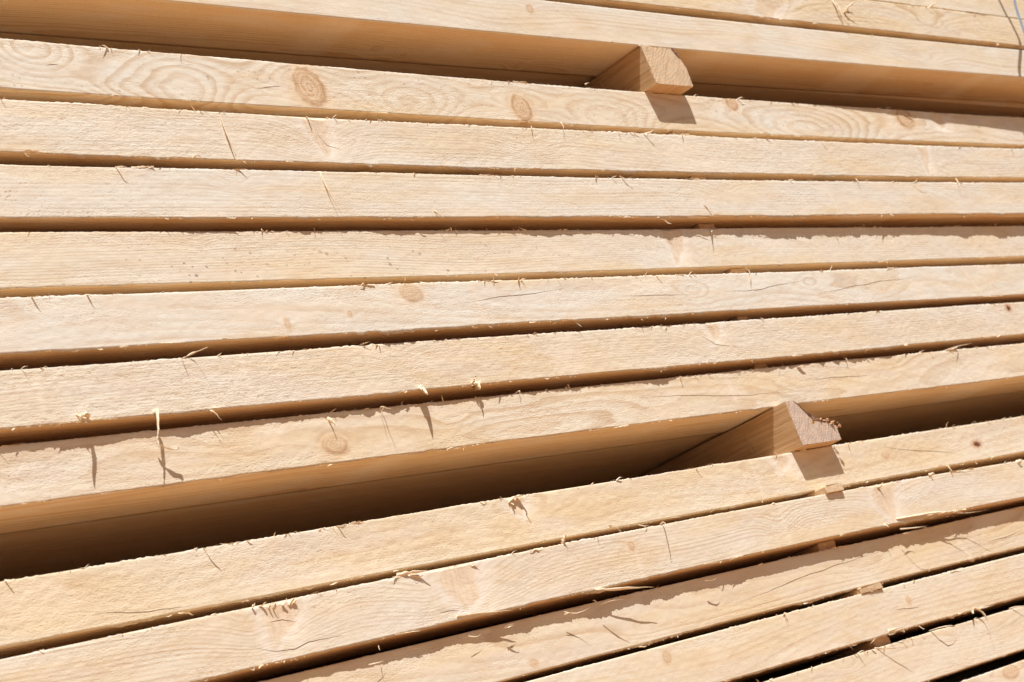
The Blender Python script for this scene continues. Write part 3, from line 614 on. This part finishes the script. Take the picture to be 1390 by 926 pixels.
for i, (b, pts, wd) in enumerate(SPLINTERS):
    o = board[b]; base = Vector(pts[0])
    P = [Vector(p)-base for p in pts]
    P[0] = P[0]+Vector((0, .0012, 0))          # rooted in the board
    V, F = ribbon(P, wd*2.0, seed=500+i)
    link("splinter", mesh_py("splinter", V, F, SPLINT, True), o, loc=base-o.location)

# rear boards: the rows behind the front one
def plain_board(seed):
    xs = np.linspace(-.35, 4.35, 60); h = .0245
    sec = [(WID, h), (0, h), (0, -h), (.02, -h), (.04, -h), (.06, -h), (WID, -h)]
    S = np.array(sec); nx, ns = len(xs), len(S)
    X = np.repeat(xs[:, None], ns, 1); Y = np.repeat(S[None, :, 0], nx, 0); Z = np.repeat(S[None, :, 1], nx, 0)
    idx = np.arange(nx*ns).reshape(nx, ns)
    a = idx[:-1]; F = np.stack([a, np.roll(a, -1, 1), np.roll(idx[1:], -1, 1), idx[1:]], -1).reshape(-1, 4)
    caps = [[idx[0, 0], idx[0, 1], idx[0, 2], idx[0, 6]], [idx[-1, 6], idx[-1, 2], idx[-1, 1], idx[-1, 0]]]
    F = np.concatenate([F, np.array(caps)])[:, ::-1]
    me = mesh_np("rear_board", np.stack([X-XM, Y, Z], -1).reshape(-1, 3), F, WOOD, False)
    r = np.hypot(Y-.03-.012*noise1(X/.5, seed), Z-.05-.01*noise1(X/.6, seed+1))
    one = np.ones(X.shape)
    for nm, v in (("grain", r/.004+50), ("knot", 9*one), ("knotkind", 0*one), ("crack", 9*one), ("crackw", -one), ("pale", 0*one), ("mould", 0*one), ("tone", -.6*one), ("rough", .3*one), ("rust", 9*one), ("fan", 9*one), ("ringc", .45*one)): attr(me, nm, v)  # negative tone carries the same painted bounce orange
    return me
rear_mesh = [plain_board(900+k*7) for k in range(3)]
REAR_LABEL = {('C', 1): "second-row board seen as a dark strip above the upper thick gap",
              ('J', 1): "second-row board showing its brown shaded underside in the lower thick gap",
              ('J', 2): "third-row board, deepest dark underside in the lower thick gap"}
for i, b in enumerate(NAMES):
    zt, th, sl, q, y0, y1 = BOARDS[b]
    for r in range(1, 9 if b in 'CDJK' else 5):
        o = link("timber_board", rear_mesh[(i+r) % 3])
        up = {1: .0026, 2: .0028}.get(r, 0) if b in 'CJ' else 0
        if r > (3 if b in 'CJ' else 2): up = (.006, -.006)[r % 2]  # unseen rows staggered in height to stop light leaking through the gaps
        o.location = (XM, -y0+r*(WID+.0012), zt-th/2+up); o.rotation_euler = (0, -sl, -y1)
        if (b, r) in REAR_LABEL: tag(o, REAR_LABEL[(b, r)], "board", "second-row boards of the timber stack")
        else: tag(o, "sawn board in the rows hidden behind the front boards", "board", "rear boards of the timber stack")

# ------------------------------------------------------------------ spacer sticks
def edge_z(b, x, top):
    zt, th, sl, q, y0, y1 = BOARDS[b]; d = x-XM
    return zt-(0 if top else th)+sl*d+q*d*d
def front_y(b, x):
    return -(BOARDS[b][4]+BOARDS[b][5]*(x-XM))
STICK_LABEL = ["grey spacer stick in the gap above the smooth board at the top",
 "pale spacer stick in the first narrow gap below the upper bearer", "spacer stick end in the second narrow gap below the upper bearer",
 "spacer stick end in the third narrow gap below the upper bearer", "spacer stick end in the fourth narrow gap below the upper bearer",
 "spacer stick end in the fifth narrow gap below the upper bearer", "spacer stick end in the narrow gap closest above the lower bearer",
 "bright square spacer stick in the first narrow gap below the lower bearer", "shaded spacer stick in the second narrow gap below the lower bearer",
 "sunlit spacer stick in the third narrow gap below the lower bearer", "dim spacer stick in the lowest gap below the lower bearer"]
for i, ((b, b2, x0, x1, rec), lab) in enumerate(zip(STICKS, STICK_LABEL)):
    xm = (x0+x1)/2; zt_ = edge_z(b, xm, False)-.0004; zb_ = edge_z(b2, xm, True)+.0004
    yf = min(front_y(b, xm), front_y(b2, xm)) if rec < 0 else max(front_y(b, xm), front_y(b2, xm))
    yf += rec; hw = (x1-x0)/2; hh = (zt_-zb_)/2; rng = np.random.default_rng(40+i)
    sec = [(-hw, -hh), (hw, -hh), (hw, hh*.55), (hw-.002, hh), (-hw+.0015, hh), (-hw, hh*.6)]
    V = []; ny = [0, .0012, .01, .03, .08, .15]
    for k, y in enumerate(ny):
        s_ = .95 if k == 0 else 1
        for sx, sz in sec: V.append((sx*s_+(rng.normal(0, .0003) if k < 2 else 0), y+(rng.normal(0, .0005) if k == 0 else 0), sz*s_))
    n = len(sec); F = [tuple(range(n-1, -1, -1))[::-1]]
    for k in range(len(ny)-1):
        for j in range(n): F.append((k*n+j, k*n+(j+1) % n, (k+1)*n+(j+1) % n, (k+1)*n+j)[::-1])
    F.append(tuple(range((len(ny)-1)*n, len(ny)*n))[::-1])
    mat = STICK
    o = link("spacer_stick", mesh_py("spacer_stick", V, F, mat), loc=(xm, yf, (zt_+zb_)/2))
    tag(o, lab, "stick", "thin spacer sticks between the layers")

# ------------------------------------------------------------------ bearers
def bearer(poly, e, top_b, low_b, label, end_mat, bark, thick):
    P = [list(p) for p in poly]; cx = sum(p[0] for p in P)/len(P); cz = sum(p[1] for p in P)/len(P)
    x0, x1 = P[0][0], P[2][0]
    P[0][0] = P[1][0] = (P[0][0]+P[1][0])/2
    P[0][1] = edge_z(top_b, P[0][0], False)-.0006; P[-1][1] = edge_z(top_b, P[-1][0], False)-.0006
    P[1][1] = edge_z(low_b, P[1][0], True)+.0008; P[2][1] = edge_z(low_b, P[2][0], True)+.0008
    root = bpy.data.objects.new("bearer", None); col.objects.link(root); root.location = (cx, 0, P[1][1]); root.empty_display_size = .05
    tag(root, label, "bearer", "thick bearers between the packs")
    L = [(p[0]-cx, p[1]-P[1][1]) for p in P]; n = len(L); rng = np.random.default_rng(int(e*1e5))
    ys = [-e+.0006, -e+.002, -.004, .03, .1, .2, .56]
    V = []; F = []
    for k, y in enumerate(ys):
        for (x, z) in L: V.append((x, y+.0003*rng.normal(), z+(0 if k < 2 else .0003*rng.normal()*(z > .01))))
    for k in range(len(ys)-1):
        for j in range(n): F.append((k*n+j, (k+1)*n+j, (k+1)*n+(j+1) % n, k*n+(j+1) % n))
    F.append(tuple(range((len(ys)-1)*n, len(ys)*n))); F.append(tuple(range(n-1, -1, -1)))
    link("beam", mesh_py("beam", V, [f[::-1] for f in F], BEAR), root)
    # sawn end face: its own slab, edges slightly crumbled
    bm_pts = []
    for j in range(n):
        a, b_ = np.array(L[j]), np.array(L[(j+1) % n])
        for t in np.linspace(0, 1, 9)[:-1]:
            p = a+(b_-a)*t; c_ = np.array([sum(l[0] for l in L)/n, sum(l[1] for l in L)/n])
            bm_pts.append(p+(c_-p)*abs(rng.normal(0, .012)))
    m = len(bm_pts); V = [(p[0], -e, p[1]) for p in bm_pts]+[(p[0], -e+.0006, p[1]) for p in bm_pts]
    F = [tuple(range(m-1, -1, -1))[::-1]]+[(j, j+m, (j+1) % m+m, (j+1) % m) for j in range(m)]
    link("end_face", mesh_py("end_face", V, F, end_mat), root)
    # wane: bark left on the rounded corner, seen in section on the end
    arc = []
    for j in bark:
        a, b_ = np.array(L[j]), np.array(L[(j+1) % n])
        for t in np.linspace(0, 1, 6)[:-1]: arc.append(a+(b_-a)*t)
    arc.append(np.array(L[(bark[-1]+1) % n])); na = len(arc)
    cc = np.array([sum(l[0] for l in L)/n, sum(l[1] for l in L)/n])
    rows = [-e-.0007]+[-e+.001+k*.008 for k in range(12)]; V = []; F = []
    for k, y in enumerate(rows):
        for i, p in enumerate(arc):
            d = (p-cc)/np.linalg.norm(p-cc); t = i/(na-1)
            q = p+d*(.0008+abs(rng.normal(0, .0006))); z_ = min(q[1], L[0][1]-.0005)
            V.append((q[0], y+rng.normal(0, .0004), z_))
            w_ = thick*(.25+.75*math.sin(math.pi*min(1, max(0, t*.9+.1)))) + abs(rng.normal(0, .0006))
            qi = p-d*w_; V.append((qi[0], y+rng.normal(0, .0002), min(qi[1], L[0][1]-.0006)))
    for k in range(len(rows)-1):
        for j in range(na-1):
            a_, c_ = (k*na+j)*2, ((k+1)*na+j)*2
            F.append((a_, a_+2, c_+2, c_))
            if k == 0: F.append((a_, a_+1, a_+3, a_+2)); F.append((a_+1, c_+1, c_+3, a_+3))
    link("bark_edge", mesh_py("bark_edge", V, F, BARK), root)
    return root, L

EG1 = end_grain("weathered_end_grain", (.78, .58, .37), (.52, .335, .175), (.60, .46, .32), -.05, .10, .0042, .40)
EG2 = end_grain("grey_end_grain", (.72, .55, .42), (.44, .30, .215), (.50, .40, .335), -.06, .09, .0036, .55)
r1, L1 = bearer(BEARER1, .020, 'C', 'D', "upper thick bearer, square block with a rounded corner sticking out of the wide gap", EG1, [4], .0012)
r2, L2 = bearer(BEARER2, .018, 'J', 'K', "lower thick bearer with grey end grain and crumbling bark corner", EG2, [4, 5, 6], .0085)
# crumbs of torn bast on the corner of the lower bearer
rng = np.random.default_rng(5)
V = []; F = []
for k in range(60):
    a, b_ = np.array(L2[3]), np.array(L2[5]); t = rng.uniform(-.15, .75); p = a+(b_-a)*t
    c_ = np.array([p[0], -.018+rng.uniform(-.002, .012), p[1]+rng.uniform(-.002, .004)]); s = rng.uniform(.0008, .0026); i = len(V)
    for d in ((1, 0, 0), (-1, 0, 0), (0, 1, 0), (0, -1, 0), (0, 0, 1), (0, 0, -1)): V.append(c_+np.array(d)*s*rng.uniform(.5, 1.4, 3)+rng.normal(0, s*.3, 3))
    F += [(i+a_, i+b2, i+c2) for a_, b2, c2 in ((0, 2, 4), (2, 1, 4), (1, 3, 4), (3, 0, 4), (2, 0, 5), (1, 2, 5), (3, 1, 5), (0, 3, 5))]
o = link("torn_bast", mesh_py("torn_bast", V, F, CRUMB), r2); o["kind"] = "stuff"
# slivers hanging on the shaded side of the bearers
for root, L, pts, wd in ((r1, L1, [(L1[0][0]-.001, .055, .045), (L1[0][0]-.002, .052, .03), (L1[0][0]-.003, .045, .012)], .002),
                         (r2, L2, [(L2[0][0]-.001, .050, .040), (L2[0][0]-.004, .048, .022), (L2[0][0]-.003, .040, .002)], .002)):
    V, F = ribbon(pts, wd, seed=3); link("splinter", mesh_py("splinter", V, F, SPLINT, True), root)

# ------------------------------------------------------------------ strap
t = NT("strap_band"); t.b.inputs['Base Color'].default_value = (.50, .62, .74, 1); t.b.inputs['Roughness'].default_value = .3; t.b.inputs['Metallic'].default_value = .35
sn = t.noise(t.n("ShaderNodeTexCoord").outputs['Object'], 300, 2)
t.t.links.new(t.map(sn, .3, .7, .25, .45), t.b.inputs['Roughness'])
V = []; F = []
SP = np.array(STRAP)
tt = np.linspace(0, len(SP)-1, 40); Q = np.stack([np.interp(tt, np.arange(len(SP)), SP[:, k]) for k in range(3)], -1)
for _ in range(3): Q[1:-1] = .25*Q[:-2]+.5*Q[1:-1]+.25*Q[2:]
for i in range(len(Q)):
    d = Q[min(i+1, len(Q)-1)]-Q[max(i-1, 0)]; d /= np.linalg.norm(d)
    s = np.cross(d, (0, 1, 0)); s /= np.linalg.norm(s); u = np.cross(d, s)
    for a_, b_ in ((-.0034, -.0004), (.0034, -.0004), (.0034, .0004), (-.0034, .0004)): V.append(Q[i]+s*a_+u*b_)
n = len(Q)
for i in range(n-1):
    for j in range(4): F.append((4*i+j, 4*i+(j+1) % 4, 4*i+4+(j+1) % 4, 4*i+4+j))
F.append((3, 2, 1, 0)); F.append((4*n-4, 4*n-3, 4*n-2, 4*n-1))
base = Vector(STRAP[0])
root = bpy.data.objects.new("strap", None); col.objects.link(root); root.location = base; root.empty_display_size = .03
tag(root, "pale blue packing strap running up the top right corner", "strap")
link("band", mesh_py("band", [Vector(v)-base for v in V], F, t.m), root)
t2 = NT("strap_seal_metal"); t2.b.inputs['Base Color'].default_value = (.62, .63, .65, 1); t2.b.inputs['Metallic'].default_value = .9
t2.t.links.new(t2.map(t2.noise(t2.n("ShaderNodeTexCoord").outputs['Object'], 500, 2), .3, .7, .25, .5), t2.b.inputs['Roughness'])
bx = []
for k, (x, y, z) in enumerate([(sx*.008, sy*.0025, sz*.004) for sx in (-1, 1) for sy in (-1, 1) for sz in (-1, 1)]): bx.append((x, y, z+(.0012 if x > 0 else 0)))
link("seal", mesh_py("seal", bx, [(0, 1, 3, 2), (4, 6, 7, 5), (0, 4, 5, 1), (2, 3, 7, 6), (0, 2, 6, 4), (1, 5, 7, 3)], t2.m), root, loc=(.001, -.001, .001))
